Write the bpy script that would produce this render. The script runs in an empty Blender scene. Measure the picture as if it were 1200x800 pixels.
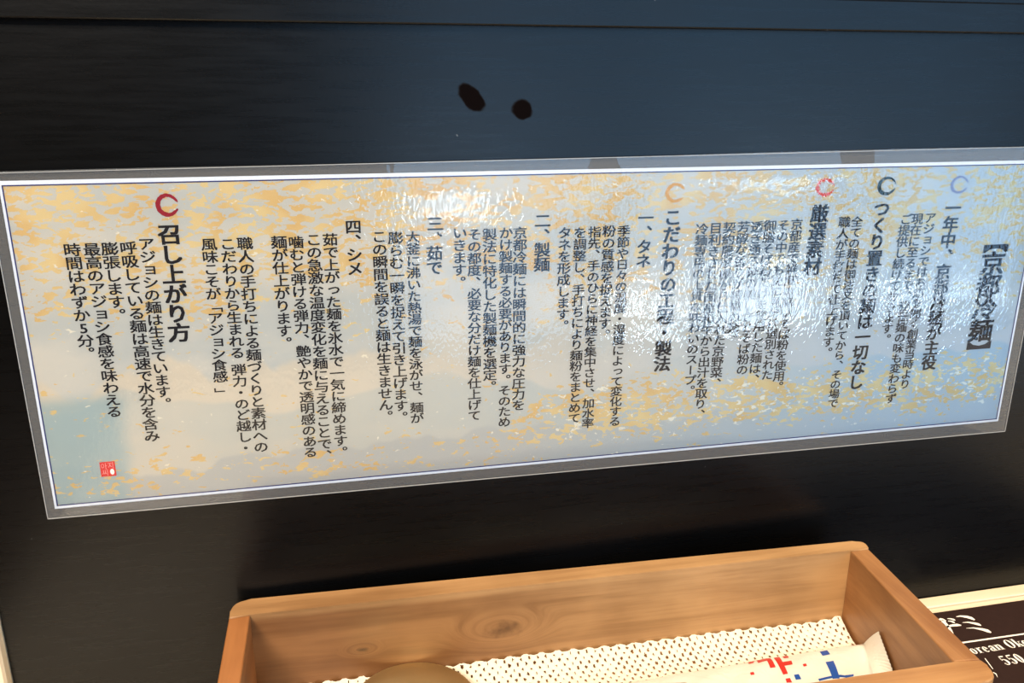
import bpy, bmesh, math, random
from mathutils import Matrix, Vector

random.seed(7)
SC = bpy.context.scene
COL = SC.collection
PI = math.pi

# ---------------------------------------------------------------- camera
# f from the two vanishing points of the notice (1200x800 frame)
F = 995.18
def unit(v):
    v = Vector(v); v.normalize(); return v
_vh, _vv = (5347.66625 - 600, 104.5675 - 400), (591.8605 - 600, 3621.5313 - 400)
CX = unit((_vh[0], _vh[1], F))
CZ = -unit((_vv[0], _vv[1], F))
CZ = (CZ - CX * CX.dot(CZ)).normalized()
CY = CZ.cross(CX)
# rows of R map camera (right, down, forward) to world
R3 = Matrix((CX, CY, CZ))
S = 0.32                                   # metres from the eye to the dark board
EYE = Vector((0.0, -S, 1.0))               # board surface is the plane y = 0
right = R3 @ Vector((1, 0, 0)); down = R3 @ Vector((0, 1, 0)); fwd = R3 @ Vector((0, 0, 1))
M4 = Matrix((( right[0], -down[0], -fwd[0], EYE[0]),
             ( right[1], -down[1], -fwd[1], EYE[1]),
             ( right[2], -down[2], -fwd[2], EYE[2]),
             (0, 0, 0, 1)))
cam_d = bpy.data.cameras.new('camera')
cam_d.sensor_width = 36.0
cam_d.lens = F / 1200 * 36
cam_d.clip_start = 0.01
cam = bpy.data.objects.new('camera', cam_d)
cam.matrix_world = M4
COL.objects.link(cam)
SC.camera = cam

# ---------------------------------------------------------------- world, lights, exposure
SC.view_settings.view_transform = 'Standard'
SC.view_settings.look = 'None'
SC.view_settings.gamma = 1
SC.view_settings.use_curve_mapping = False
SC.view_settings.exposure = 0.0

w = bpy.data.worlds.new('world'); SC.world = w
w.use_nodes = True
w.node_tree.nodes['Background'].inputs[0].default_value = (0.55, 0.72, 1.0, 1)
w.node_tree.nodes['Background'].inputs[1].default_value = 0.6

def area(name, loc, direction, sx, sy, watts, color):
    l = bpy.data.lights.new(name, 'AREA')
    l.shape = 'RECTANGLE'; l.size = sx; l.size_y = sy
    l.energy = watts; l.color = color
    o = bpy.data.objects.new(name, l); COL.objects.link(o)
    o.location = loc
    o.rotation_euler = Vector(direction).to_track_quat('-Z', 'Y').to_euler()
    return o

WARM = (1.0, 0.80, 0.56)
BLUE = (0.28, 0.60, 1.0)
YF = -2.72                                 # wall with the windows, behind the photographer
# lamp over the table and a second row of lamps deeper in the room
area('ceiling_lamp', (0.22, -0.32, 2.30), (-0.02, 0.02, -1), 0.30, 0.30, 27, WARM)
area('ceiling_lamp', (-0.9, -1.7, 2.40), (0, 0, -1), 0.5, 0.5, 26, WARM)
# daylight in the window openings: wide dim panes; bright patches added for film glare
def daylight(x0, x1, z0, z1, rad, dy=0.0, color=BLUE):
    sx, sz = x1 - x0, z1 - z0
    return area('window_daylight', ((x0+x1)/2, YF + 0.02 + dy, (z0+z1)/2), (0, 1, 0), sx, sz, rad * sx * sz * PI, color)
PANES = [(0.20, 0.96, 0.02, 2.10), (1.02, 1.98, 0.02, 2.10), (2.04, 2.90, 0.02, 2.10)]
for p in PANES:
    daylight(*p, 4.4)
GLARE_PATCHES = [(1.46, 1.86, 0.05, 0.33, 19.0), (2.22, 2.42, 0.03, 0.19, 22.0), (0.32, 0.56, 0.50, 0.70, 14.0), (1.12, 1.27, 0.06, 0.24, 20.0),
          (1.50, 1.92, 0.60, 0.72, 9.0), (2.60, 2.74, 0.10, 0.22, 12.0)]
for p in GLARE_PATCHES:
    daylight(*p, dy=0.02, color=(0.80, 0.92, 1.0))
# unseen fill added behind the camera, warming the board from the front
area('front_fill', (-0.55, -1.7, 1.95), (0.30, 1.0, -0.62), 0.5, 0.5, 36, (1.0, 0.90, 0.77))

# ---------------------------------------------------------------- helpers
def ray(p):
    v = R3 @ Vector((p[0] - 600, p[1] - 400, F)); return v
def on_wall(p, y=0.0):
    v = ray(p); return EYE + v * ((y + S) / v[1])
def on_z(p, z):
    v = ray(p); return EYE + v * ((z - 1.0) / v[2])

def tag(o, label=None, cat=None, group=None, kind=None):
    if label: o['label'] = label
    if cat: o['category'] = cat
    if group: o['group'] = group
    if kind: o['kind'] = kind
    return o
def empty(name, loc, label, cat, group=None):
    o = bpy.data.objects.new(name, None); COL.objects.link(o)
    o.location = loc; o.empty_display_size = 0.02
    return tag(o, label, cat, group)
def link_mesh(name, me, m, parent=None):
    if m is not None and not me.materials: me.materials.append(m)
    o = bpy.data.objects.new(name, me); COL.objects.link(o)
    if parent is not None:
        o.parent = parent
        o.matrix_parent_inverse = Matrix.Translation(-world_loc(parent))
    return o
def world_loc(o):
    return Vector(o.location) if o.parent is None else Vector((0, 0, 0)) + Vector(o.location) + (world_loc(o.parent) + o.matrix_parent_inverse.translation)
def from_bm(name, bm, m, parent=None, smooth=False):
    bmesh.ops.recalc_face_normals(bm, faces=bm.faces)
    me = bpy.data.meshes.new(name); bm.to_mesh(me); bm.free()
    if smooth:
        for p in me.polygons: p.use_smooth = True
    return link_mesh(name, me, m, parent)
def from_data(name, vs, fs, m, parent=None, smooth=False):
    me = bpy.data.meshes.new(name); me.from_pydata(vs, [], fs); me.update()
    if smooth:
        for p in me.polygons: p.use_smooth = True
    return link_mesh(name, me, m, parent)
def bm_box(bm, x0, x1, y0, y1, z0, z1, bev=0.0):
    r = bmesh.ops.create_cube(bm, size=1)
    for v in r['verts']:
        v.co = Vector(((x0+x1)/2 + v.co.x*(x1-x0), (y0+y1)/2 + v.co.y*(y1-y0), (z0+z1)/2 + v.co.z*(z1-z0)))
    if bev:
        es = list({e for v in r['verts'] for e in v.link_edges})
        bmesh.ops.bevel(bm, geom=es, offset=bev, segments=2, affect='EDGES', profile=0.5)
def box(name, x0, x1, y0, y1, z0, z1, m, parent=None, bev=0.0):
    bm = bmesh.new(); bm_box(bm, x0, x1, y0, y1, z0, z1, bev)
    return from_bm(name, bm, m, parent)
def prism(name, poly, z0, z1, m, parent=None, bev=0.0):
    """polygon in plan (xy), extruded between two heights"""
    bm = bmesh.new()
    lo = [bm.verts.new((p[0], p[1], z0)) for p in poly]
    hi = [bm.verts.new((p[0], p[1], z1)) for p in poly]
    n = len(poly)
    bm.faces.new(lo[::-1]); bm.faces.new(hi)
    for i in range(n):
        bm.faces.new((lo[i], lo[(i+1) % n], hi[(i+1) % n], hi[i]))
    if bev:
        es = [e for e in bm.edges if (e.verts[0].co.z == e.verts[1].co.z) or e.calc_face_angle(0) > 0.7]
        bmesh.ops.bevel(bm, geom=es, offset=bev, segments=2, affect='EDGES', profile=0.5)
    return from_bm(name, bm, m, parent)

# ---- node material helpers
class NM:
    def __init__(s, name):
        s.m = bpy.data.materials.new(name); s.m.use_nodes = True
        s.t = s.m.node_tree; s.n = s.t.nodes; s.l = s.t.links
        s.b = s.n['Principled BSDF']; s.out = s.n['Material Output']
    def node(s, typ, **kw):
        n = s.n.new(typ)
        for k, v in kw.items(): setattr(n, k, v)
        return n
    def link(s, a, b): s.l.new(a, b)
    def val(s, sock, x):
        if hasattr(x, 'is_output'): s.link(x, sock)
        else: sock.default_value = x
    def coord(s, kind='Object'): return s.node('ShaderNodeTexCoord').outputs[kind]
    def mapping(s, vec, scale=(1,1,1), loc=(0,0,0), rot=(0,0,0)):
        n = s.node('ShaderNodeMapping'); s.link(vec, n.inputs[0])
        n.inputs['Scale'].default_value = scale; n.inputs['Location'].default_value = loc; n.inputs['Rotation'].default_value = rot
        return n.outputs[0]
    def noise(s, vec, scale=5, detail=4, rough=0.5, dist=0.0, out=0):
        n = s.node('ShaderNodeTexNoise'); s.link(vec, n.inputs['Vector'])
        n.inputs['Scale'].default_value = scale; n.inputs['Detail'].default_value = detail
        n.inputs['Roughness'].default_value = rough; n.inputs['Distortion'].default_value = dist
        return n.outputs[out]
    def math(s, op, a, b=None, c=None, clamp=False):
        n = s.node('ShaderNodeMath', operation=op, use_clamp=clamp)
        for i, x in enumerate((a, b, c)):
            if x is not None: s.val(n.inputs[i], x)
        return n.outputs[0]
    def smooth(s, x, lo, hi, a=0.0, b=1.0):
        n = s.node('ShaderNodeMapRange', interpolation_type='SMOOTHSTEP')
        s.val(n.inputs[0], x); n.inputs[1].default_value = lo; n.inputs[2].default_value = hi
        n.inputs[3].default_value = a; n.inputs[4].default_value = b
        return n.outputs[0]
    def mix(s, fac, a, b):
        n = s.node('ShaderNodeMix', data_type='RGBA')
        s.val(n.inputs[0], fac)
        for k, x in ((6, a), (7, b)):
            if hasattr(x, 'is_output'): s.link(x, n.inputs[k])
            else: n.inputs[k].default_value = tuple(x) + (1,) if len(x) == 3 else x
        return n.outputs[2]
    def bump(s, h, strength=0.3, dist=0.001, normal=None):
        n = s.node('ShaderNodeBump'); s.link(h, n.inputs['Height'])
        n.inputs['Strength'].default_value = strength; n.inputs['Distance'].default_value = dist
        if normal is not None: s.link(normal, n.inputs['Normal'])
        return n.outputs[0]
    def sep(s, vec):
        n = s.node('ShaderNodeSeparateXYZ'); s.link(vec, n.inputs[0]); return n.outputs
def srgb(r, g, b):
    f = lambda c: (c/255/12.92) if c/255 <= 0.04045 else ((c/255+0.055)/1.055)**2.4
    return (f(r), f(g), f(b))
def plain(name, col, rough=0.5, spec=0.5, metal=0.0, bump=None):
    k = NM(name)
    k.b.inputs['Base Color'].default_value = tuple(col) + (1,)
    k.b.inputs['Roughness'].default_value = rough
    k.b.inputs['Specular IOR Level'].default_value = spec
    k.b.inputs['Metallic'].default_value = metal
    if bump:
        h = k.noise(k.coord(), bump[0], 3); k.link(k.bump(h, bump[1], bump[2]), k.b.inputs['Normal'])
    return k.m

# dark painted board
def board_material(stains):
    k = NM('black_painted_board'); v = k.coord()
    grain = k.noise(k.mapping(v, (9, 40, 130)), 4, 4, 0.6)
    cloud = k.noise(v, 9, 3)
    peel = k.noise(v, 700, 2)
    base = k.mix(k.smooth(cloud, 0.35, 0.65), (0.0010, 0.0010, 0.0010), (0.0022, 0.0022, 0.0024))
    x, y, z = k.sep(v)
    mask = None
    for (cx, cz, rx, rz, tilt) in stains:
        ca, sa = math.cos(tilt), math.sin(tilt)
        dx = k.math('SUBTRACT', x, cx); dz = k.math('SUBTRACT', z, cz)
        u = k.math('DIVIDE', k.math('ADD', k.math('MULTIPLY', dx, ca), k.math('MULTIPLY', dz, sa)), rx)
        t = k.math('DIVIDE', k.math('SUBTRACT', k.math('MULTIPLY', dz, ca), k.math('MULTIPLY', dx, sa)), rz)
        r = k.math('SQRT', k.math('ADD', k.math('MULTIPLY', u, u), k.math('MULTIPLY', t, t)))
        wob = k.math('MULTIPLY', k.math('SUBTRACT', k.noise(v, 160, 2), 0.5), 0.9)
        a = k.smooth(k.math('ADD', r, wob), 0.85, 1.1, 1.0, 0.0)
        mask = a if mask is None else k.math('MAXIMUM', mask, a)
    speck = k.smooth(k.noise(v, 420, 1), 0.80, 0.83)
    col = k.mix(speck, base, (0.10, 0.10, 0.10))
    col = k.mix(mask, col, (0.0025, 0.0012, 0.0010))
    k.link(col, k.b.inputs['Base Color'])
    rgh = k.smooth(grain, 0.3, 0.7, 0.26, 0.31)
    k.link(k.math('ADD', rgh, k.math('MULTIPLY', mask, 0.35)), k.b.inputs['Roughness'])
    k.link(k.math('SUBTRACT', 0.21, k.math('MULTIPLY', mask, 0.19)), k.b.inputs['Specular IOR Level'])
    h = k.math('ADD', k.math('MULTIPLY', grain, 0.25), k.math('MULTIPLY', peel, 0.3))
    k.link(k.bump(h, 0.13, 0.0005), k.b.inputs['Normal'])
    return k.m

def wood_material(name, light, dark, axis='X', knots=(), rough=0.42, scale=1.0, coat=0.0):
    """grain along axis; knots = (x, z, radius) in world metres on that board"""
    k = NM(name); v = k.coord()
    along, across = 5 * scale, 90 * scale
    sc = {'X': (along, across, across), 'Y': (across, along, across), 'Z': (across, across, along)}[axis]
    x, y, z = k.sep(v)
    warp = None
    kn = None
    for (kx, kz, kr) in knots:
        dx = k.math('MULTIPLY', k.math('SUBTRACT', x, kx), 0.45); dz = k.math('SUBTRACT', z, kz)
        r = k.math('SQRT', k.math('ADD', k.math('MULTIPLY', dx, dx), k.math('MULTIPLY', dz, dz)))
        g = k.smooth(r, 0.0, kr * 3.2, 1.0, 0.0)
        kk = k.smooth(k.math('ADD', r, k.math('MULTIPLY', k.math('SUBTRACT', k.noise(v, 120, 3), 0.5), kr*2)), kr * 0.1, kr, 1.0, 0.0)
        warp = g if warp is None else k.math('ADD', warp, g)
        kn = kk if kn is None else k.math('MAXIMUM', kn, kk)
    vec = k.mapping(v, sc)
    if warp is not None:
        cmb = k.node('ShaderNodeCombineXYZ'); k.link(k.math('MULTIPLY', warp, 2.2), cmb.inputs[2]); k.link(k.math('MULTIPLY', warp, 0.5), cmb.inputs[0])
        ad = k.node('ShaderNodeVectorMath', operation='ADD'); k.link(vec, ad.inputs[0]); k.link(cmb.outputs[0], ad.inputs[1]); vec = ad.outputs[0]
    g1 = k.noise(vec, 1.0, 5, 0.6, 0.6)
    g2 = k.noise(vec, 6.0, 3, 0.6)
    broad = k.noise(v, 22, 3)
    f = k.math('ADD', k.math('MULTIPLY', g1, 0.6), k.math('ADD', k.math('MULTIPLY', g2, 0.15), k.math('MULTIPLY', broad, 0.4)))
    col = k.mix(k.smooth(f, 0.42, 0.74), dark, light)
    if kn is not None:
        col = k.mix(k.math('MULTIPLY', kn, 0.8), col, (dark[0]*0.22, dark[1]*0.18, dark[2]*0.18))
    if knots:  # left side's shade multiplied into the colour, over some reddish-brown wood
        left_shade = k.smooth(k.math('ADD', x, k.math('MULTIPLY', broad, 0.05)), knots[0][0] - 0.02, knots[0][0] + 0.11, 0.85, 0.0)
        left_shade = k.math('MULTIPLY', left_shade, k.smooth(z, ZR - 0.004, ZR - 0.0015, 1.0, 0.3))
        mu = k.node('ShaderNodeMix', data_type='RGBA', blend_type='MULTIPLY'); k.link(left_shade, mu.inputs[0])
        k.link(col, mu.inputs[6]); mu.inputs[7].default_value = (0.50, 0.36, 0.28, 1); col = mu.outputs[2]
    fl = k.smooth(g2, 0.62, 0.72)
    col = k.mix(k.math('MULTIPLY', fl, 0.18), col, (dark[0]*0.6, dark[1]*0.5, dark[2]*0.4))
    k.link(col, k.b.inputs['Base Color'])
    k.b.inputs['Roughness'].default_value = rough
    k.b.inputs['Coat Weight'].default_value = coat; k.b.inputs['Coat Roughness'].default_value = 0.2
    k.link(k.bump(g2, 0.18, 0.0004), k.b.inputs['Normal'])
    return k.m

# ---------------------------------------------------------------- setting
ZT = on_wall((1200, 684)).z                # table top height
xl_edge = on_wall((0, 712)).x - 0.0005     # left edge of the dark board

st = []
for (px, py, rx, rz, t) in ((553, 115, 0.0058, 0.0034, -0.72), (612, 128, 0.0040, 0.0038, -0.3)):
    p = on_wall((px, py)); st.append((p.x, p.z, rx, rz, t))
M_board = board_material(st)
M_wallp = plain('beige_plaster', (0.12, 0.105, 0.09), 0.8, 0.3, bump=(60, 0.2, 0.002))
M_ceil = plain('ceiling_plaster', (0.70, 0.62, 0.52), 0.9, 0.2)
M_floor = wood_material('floor_wood', (0.30, 0.19, 0.10), (0.16, 0.09, 0.045), 'X', rough=0.5, scale=0.3)
M_post = wood_material('pale_post_wood', (0.92, 0.78, 0.56), (0.80, 0.62, 0.38), 'Z', rough=0.4, scale=0.6)
M_upper = wood_material('upper_board_wood', (0.16, 0.10, 0.06), (0.09, 0.055, 0.03), 'X', rough=0.45)
M_frame = plain('window_frame_paint', (0.06, 0.05, 0.045), 0.45)

XL, XR = -1.6, 3.0
zl0 = on_wall((600, 27)).z; zl1 = on_wall((1200, 5)).z
tag(box('wall_back', xl_edge, XR, 0.0, 0.02, ZT - 0.04, zl0 + 0.03, M_board, bev=0.0), kind='structure')
tag(box('trim_1', xl_edge, XR, -0.0045, 0.02, zl0 - 0.0012, zl1, M_board, bev=0.0006), kind='structure')
tag(box('trim_2', xl_edge - 0.05, xl_edge - 0.0006, -0.006, 0.02, ZT - 0.04, 2.5, M_post, bev=0.0022), kind='structure')
tag(box('wall_upper', XL, XR, 0.012, 0.05, zl1, 2.5, M_upper), kind='structure')
tag(box('wall_lower', XL, XR, 0.02, 0.05, 0.0, zl1, M_wallp), kind='structure')
tag(box('floor', XL, XR, YF, 0.05, -0.05, 0.0, M_floor), kind='structure')
tag(box('ceiling', XL, XR, YF, 0.05, 2.5, 2.55, M_ceil), kind='structure')
tag(box('wall_left', XL - 0.05, XL, YF, 0.05, 0, 2.5, M_wallp), kind='structure')
tag(box('wall_right', XR, XR + 0.05, YF, 0.05, 0, 2.5, M_wallp), kind='structure')
# front wall with three window openings
bm = bmesh.new()
x = XL
for (a, b, c, d) in PANES:
    bm_box(bm, x, a, YF - 0.05, YF, 0, 2.5)
    bm_box(bm, a, b, YF - 0.05, YF, 0, c); bm_box(bm, a, b, YF - 0.05, YF, d, 2.5)
    x = b
bm_box(bm, x, XR, YF - 0.05, YF, 0, 2.5)
tag(from_bm('wall_front', bm, M_wallp), kind='structure')
for i, (a, b, c, d) in enumerate(PANES):
    bm = bmesh.new()
    bm_box(bm, a, a+0.03, YF, YF+0.06, c, d); bm_box(bm, b-0.03, b, YF, YF+0.06, c, d)
    bm_box(bm, a, b, YF, YF+0.06, c, c+0.03); bm_box(bm, a, b, YF, YF+0.06, d-0.03, d)
    tag(from_bm('window_%d' % (i+1), bm, M_frame), kind='structure')

# ---------------------------------------------------------------- table
M_table = wood_material('cream_table_laminate', (0.82, 0.71, 0.53), (0.74, 0.61, 0.41), 'X', rough=0.28, scale=0.7)
tb = empty('table', (0.4, -0.25, ZT), 'pale cream table top running along the foot of the dark board', 'table')
box('tabletop', -0.165, 1.3, -0.42, -0.0086, ZT - 0.03, ZT, M_table, tb, bev=0.0006)
box('back_strip', xl_edge - 0.001, 1.3, -0.0080, -0.0004, ZT - 0.03, ZT + 0.0004, M_table, tb, bev=0.0005)
for (lx, ly) in ((-0.125, -0.38), (1.2, -0.38), (-0.125, -0.06), (1.2, -0.06)):
    box('leg', lx-0.03, lx+0.03, ly-0.03, ly+0.03, 0.0, ZT - 0.03, M_frame, tb)

# ---------------------------------------------------------------- glyphs from the built-in typeface
_tc = bpy.data.curves.new('tmp_glyph', 'FONT'); _tc.size = 1.0; _tc.resolution_u = 2
_to = bpy.data.objects.new('tmp_glyph', _tc); COL.objects.link(_to)
_cache = {}
def glyph(ch, off):
    key = (ch, off)
    if key in _cache: return _cache[key]
    _tc.body = ch; _tc.offset = off
    dg = bpy.context.evaluated_depsgraph_get(); dg.update()
    me = _to.evaluated_get(dg).to_mesh()
    vs = [(v.co.x, v.co.y) for v in me.vertices]; fs = [tuple(p.vertices) for p in me.polygons]
    _to.evaluated_get(dg).to_mesh_clear()
    _cache[key] = (vs, fs)
    return _cache[key]
_v, _f = glyph('国', 0.0)
gx0, gx1 = min(v[0] for v in _v), max(v[0] for v in _v); gy0, gy1 = min(v[1] for v in _v), max(v[1] for v in _v)
GC = ((gx0+gx1)/2, (gy0+gy1)/2); GS = 0.90 / (gx1 - gx0)
PUNCT = '、。'
ROT = 'ー「」【】'
def place_glyph(ch, cx, cz, ew, eh, off, vs, fs, y):
    gv, gf = glyph(ch, 0.0)
    if not gv: return
    loc = [((a - GC[0]) * GS, (c - GC[1]) * GS) for a, c in gv]
    if ch in '5':                            # a Latin digit sits narrower: centre it by its own box
        ax = [p[0] for p in loc]; mx = (min(ax)+max(ax))/2
        loc = [(p[0]-mx, p[1]) for p in loc]
    if ch in PUNCT: loc = [(a + 0.62, c + 0.60) for a, c in loc]
    if ch in 'ョっ': loc = [(a + 0.07, c + 0.08) for a, c in loc]
    if ch in ROT: loc = [(c, -a) for a, c in loc]
    if ch == 'ー': loc = [(-a, c) for a, c in loc]
    # heavier weight: the outline laid down again a hair to each side
    shifts = [(0, 0)] if off == 0 else [(0, 0), (-off, -off*0.7), (off, -off*0.7), (off, off*0.7), (-off, off*0.7)]
    for k_, (sa, sc_) in enumerate(shifts):
        b = len(vs)
        for a, c in loc: vs.append((cx + (a + sa) * ew, y - k_*2e-6, cz + (c + sc_) * eh))
        for f in gf: fs.append(tuple(i + b for i in f))

# ---------------------------------------------------------------- laminated notice
Y_PAPER = -0.0011; Y_INK = -0.00122; Y_FILM = -0.00160
TL, TR = on_wall((3, 216.5)), on_wall((1220.6, 191))
BR, BL = on_wall((1165.8, 490)), on_wall((67.8, 591.2))
X0, X1, Z1, Z0 = TL.x, TR.x, TL.z, BL.z
SW, SH = X1 - X0, Z1 - Z0

def paper_material():
    k = NM('printed_paper'); v = k.coord()
    x, y, z = k.sep(v)
    u = k.math('DIVIDE', k.math('SUBTRACT', x, X0), SW)
    t = k.math('DIVIDE', k.math('SUBTRACT', Z1, z), SH)
    wob = k.math('SUBTRACT', k.noise(v, 35, 4), 0.5)
    # pale washes: grey blue, warm sand hills, teal lower part
    base = k.mix(k.smooth(k.noise(k.mapping(v, (1, 1, 2.4)), 14, 4, 0.55), 0.40, 0.62), srgb(200, 204, 207), srgb(216, 214, 211))
    hill_line = k.math('ADD', k.math('MULTIPLY', k.noise(k.mapping(v, (1, 0, 0)), 26, 3), 0.55), 0.30)
    lower = k.smooth(k.math('SUBTRACT', t, hill_line), -0.01, 0.02)
    sand = k.mix(k.smooth(u, 0.1, 0.75), srgb(224, 214, 200), srgb(203, 204, 206))
    base = k.mix(k.math('MULTIPLY', lower, 0.85), base, sand)
    line2 = k.math('ADD', k.math('MULTIPLY', k.noise(k.mapping(v, (1, 0, 0), (3.1, 0, 0)), 18, 2), 0.34), k.math('ADD', 0.52, k.math('MULTIPLY', wob, 0.03)))
    water = k.smooth(k.math('SUBTRACT', t, line2), -0.006, 0.012)
    wcol = k.mix(k.smooth(k.noise(k.mapping(v, (1, 1, 3), (0.7, 0, 0)), 12, 3), 0.42, 0.6), srgb(184, 196, 203), srgb(203, 204, 203))
    wcol = k.mix(k.smooth(u, 0.55, 0.95), wcol, srgb(170, 193, 207))
    base = k.mix(k.math('MULTIPLY', water, k.smooth(u, 0.3, 0.7, 0.45, 0.75)), base, wcol)
    line3 = k.math('ADD', k.math('MULTIPLY', k.noise(k.mapping(v, (1, 0, 0), (8.3, 0, 0)), 15, 3), 0.7), k.math('ADD', 0.52, k.math('MULTIPLY', wob, 0.05)))
    dune = k.smooth(k.math('SUBTRACT', t, line3), -0.006, 0.012)
    base = k.mix(k.math('MULTIPLY', dune, 0.75), base, k.mix(k.smooth(u, 0.3, 0.9), srgb(190, 192, 196), srgb(186, 196, 204)))
    corner = k.math('MULTIPLY', k.smooth(k.math('ADD', u, k.math('MULTIPLY', wob, 0.03)), 0.055, 0.075, 1, 0), k.smooth(t, 0.62, 0.68))
    base = k.mix(k.math('MULTIPLY', corner, 0.8), base, srgb(165, 188, 198))
    # ochre leaf flakes
    fv = k.mapping(v, (1.0, 1.0, 2.1))
    n1 = k.noise(fv, 250, 3, 0.55, 0.5)
    n2 = k.noise(fv, 36, 3)
    dens_top = k.smooth(t, 0.18, 0.60, 0.065, -0.10)
    bandc = k.math('ABSOLUTE', k.math('SUBTRACT', t, 0.83))
    band = k.math('MULTIPLY', k.smooth(bandc, 0.04, 0.16, 1, 0), k.smooth(u, 0.38, 0.50))
    band2 = k.math('MULTIPLY', k.smooth(k.math('ABSOLUTE', k.math('SUBTRACT', t, 0.93)), 0.02, 0.12, 1, 0), k.smooth(u, 0.35, 0.5, 1, 0))
    d = k.math('MAXIMUM', dens_top, k.math('ADD', -0.10, k.math('ADD', k.math('MULTIPLY', band, 0.20), k.math('MULTIPLY', band2, 0.09))))
    s_ = k.math('ADD', k.math('ADD', n1, k.math('MULTIPLY', k.math('SUBTRACT', n2, 0.5), 0.32)), d)
    flake = k.smooth(s_, 0.575, 0.595)
    ochre = k.mix(k.smooth(k.noise(v, 60, 2), 0.35, 0.65), srgb(226, 188, 118), srgb(234, 210, 154))
    col = k.mix(k.math('MULTIPLY', flake, 0.88), base, ochre)
    wn = k.noise(k.mapping(v, (1, 1, 1.8), (5, 2, 1)), 260, 3, 0.6, 0.6)
    ws = k.smooth(k.math('ADD', wn, k.math('MULTIPLY', band, 0.09)), 0.69, 0.71)
    col = k.mix(ws, col, srgb(240, 236, 224))
    # ivory to sky blue: room light painted into the paper, plus some blue print
    tn = k.node('ShaderNodeMix', data_type='RGBA', blend_type='MULTIPLY'); tn.inputs[0].default_value = 1.0
    k.link(col, tn.inputs[6]); k.link(k.mix(k.smooth(u, 0.35, 1.0), (0.84, 0.765, 0.64), (0.61, 0.71, 0.77)), tn.inputs[7]); col = tn.outputs[2]
    # unprinted border
    e = k.math('MAXIMUM', k.math('ABSOLUTE', k.math('DIVIDE', k.math('SUBTRACT', x, (X0+X1)/2), SW/2)), 0)
    ex = k.math('GREATER_THAN', e, 1.0)
    ez = k.math('GREATER_THAN', k.math('ABSOLUTE', k.math('DIVIDE', k.math('SUBTRACT', z, (Z0+Z1)/2), SH/2)), 1.0)
    col = k.mix(k.math('MAXIMUM', ex, ez), col, srgb(226, 226, 228))
    k.link(col, k.b.inputs['Base Color'])
    k.b.inputs['Roughness'].default_value = 0.7; k.b.inputs['Specular IOR Level'].default_value = 0.2
    return k.m

def film_material():
    k = NM('laminate_film'); v = k.coord()
    x, y, z = k.sep(v)
    inx = k.smooth(k.math('ABSOLUTE', k.math('SUBTRACT', x, (X0+X1)/2)), SW/2 - 0.0005, SW/2 + 0.0015, 1, 0)
    inz = k.smooth(k.math('ABSOLUTE', k.math('SUBTRACT', z, (Z0+Z1)/2)), SH/2 - 0.0005, SH/2 + 0.0015, 1, 0)
    over = k.math('MULTIPLY', inx, inz)
    fine = k.noise(k.mapping(v, (1.5, 1, 0.8), (0, 0, 0), (0, 0.5, 0)), 480, 1, 0.5, 0.3)
    mid = k.noise(v, 60, 2)
    wave = k.noise(k.mapping(v, (0.5, 1, 1)), 22, 2, 0.4, 0.8)
    h1 = k.math('MULTIPLY', fine, over)
    b1 = k.bump(h1, 1.0, FILM_FINE)
    b2 = k.bump(mid, 1.0, FILM_MID, b1)
    b3 = k.bump(wave, 1.0, FILM_WAVE, b2)
    fr = k.node('ShaderNodeFresnel'); fr.inputs[0].default_value = 1.46; k.link(b3, fr.inputs[1])
    gl = k.node('ShaderNodeBsdfGlossy'); gl.inputs['Roughness'].default_value = 0.012; k.link(b3, gl.inputs['Normal'])
    tr = k.node('ShaderNodeBsdfTransparent'); tr.inputs[0].default_value = (0.985, 0.985, 0.985, 1)
    mx = k.node('ShaderNodeMixShader'); k.link(fr.outputs[0], mx.inputs[0]); k.link(tr.outputs[0], mx.inputs[1]); k.link(gl.outputs[0], mx.inputs[2])
    # the empty margins are faintly milky
    df = k.node('ShaderNodeBsdfDiffuse'); df.inputs[0].default_value = (0.85, 0.84, 0.82, 1)
    m2 = k.node('ShaderNodeMixShader'); k.link(k.math('SUBTRACT', 0.095, k.math('MULTIPLY', over, 0.09)), m2.inputs[0])
    k.link(mx.outputs[0], m2.inputs[1]); k.link(df.outputs[0], m2.inputs[2])
    k.link(m2.outputs[0], k.out.inputs['Surface'])
    return k.m
FILM_FINE, FILM_MID, FILM_WAVE = 0.000066, 0.00007, 0.0005

M_paper = paper_material(); M_film = film_material()
M_ink = plain('dark_brown_ink', srgb(20, 13, 16), 0.6, 0.2)
M_navy = plain('navy_ink', srgb(38, 40, 98), 0.6, 0.2)
M_filmback = plain('film_edge_highlight', (0.30, 0.30, 0.29), 0.2, 0.5)  # the pouch's edge highlight, put in as a lighter grey

nt = empty('laminated_notice', ((X0+X1)/2, 0, Z0), 'long laminated paper notice of vertical Japanese writing stuck to the dark board', 'notice')
pm = 0.0021
box('paper_sheet', X0-0.0009, X1+0.0011, Y_PAPER, Y_PAPER+0.0003, Z0-0.0011, Z1+0.0014, M_paper, nt)
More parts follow.
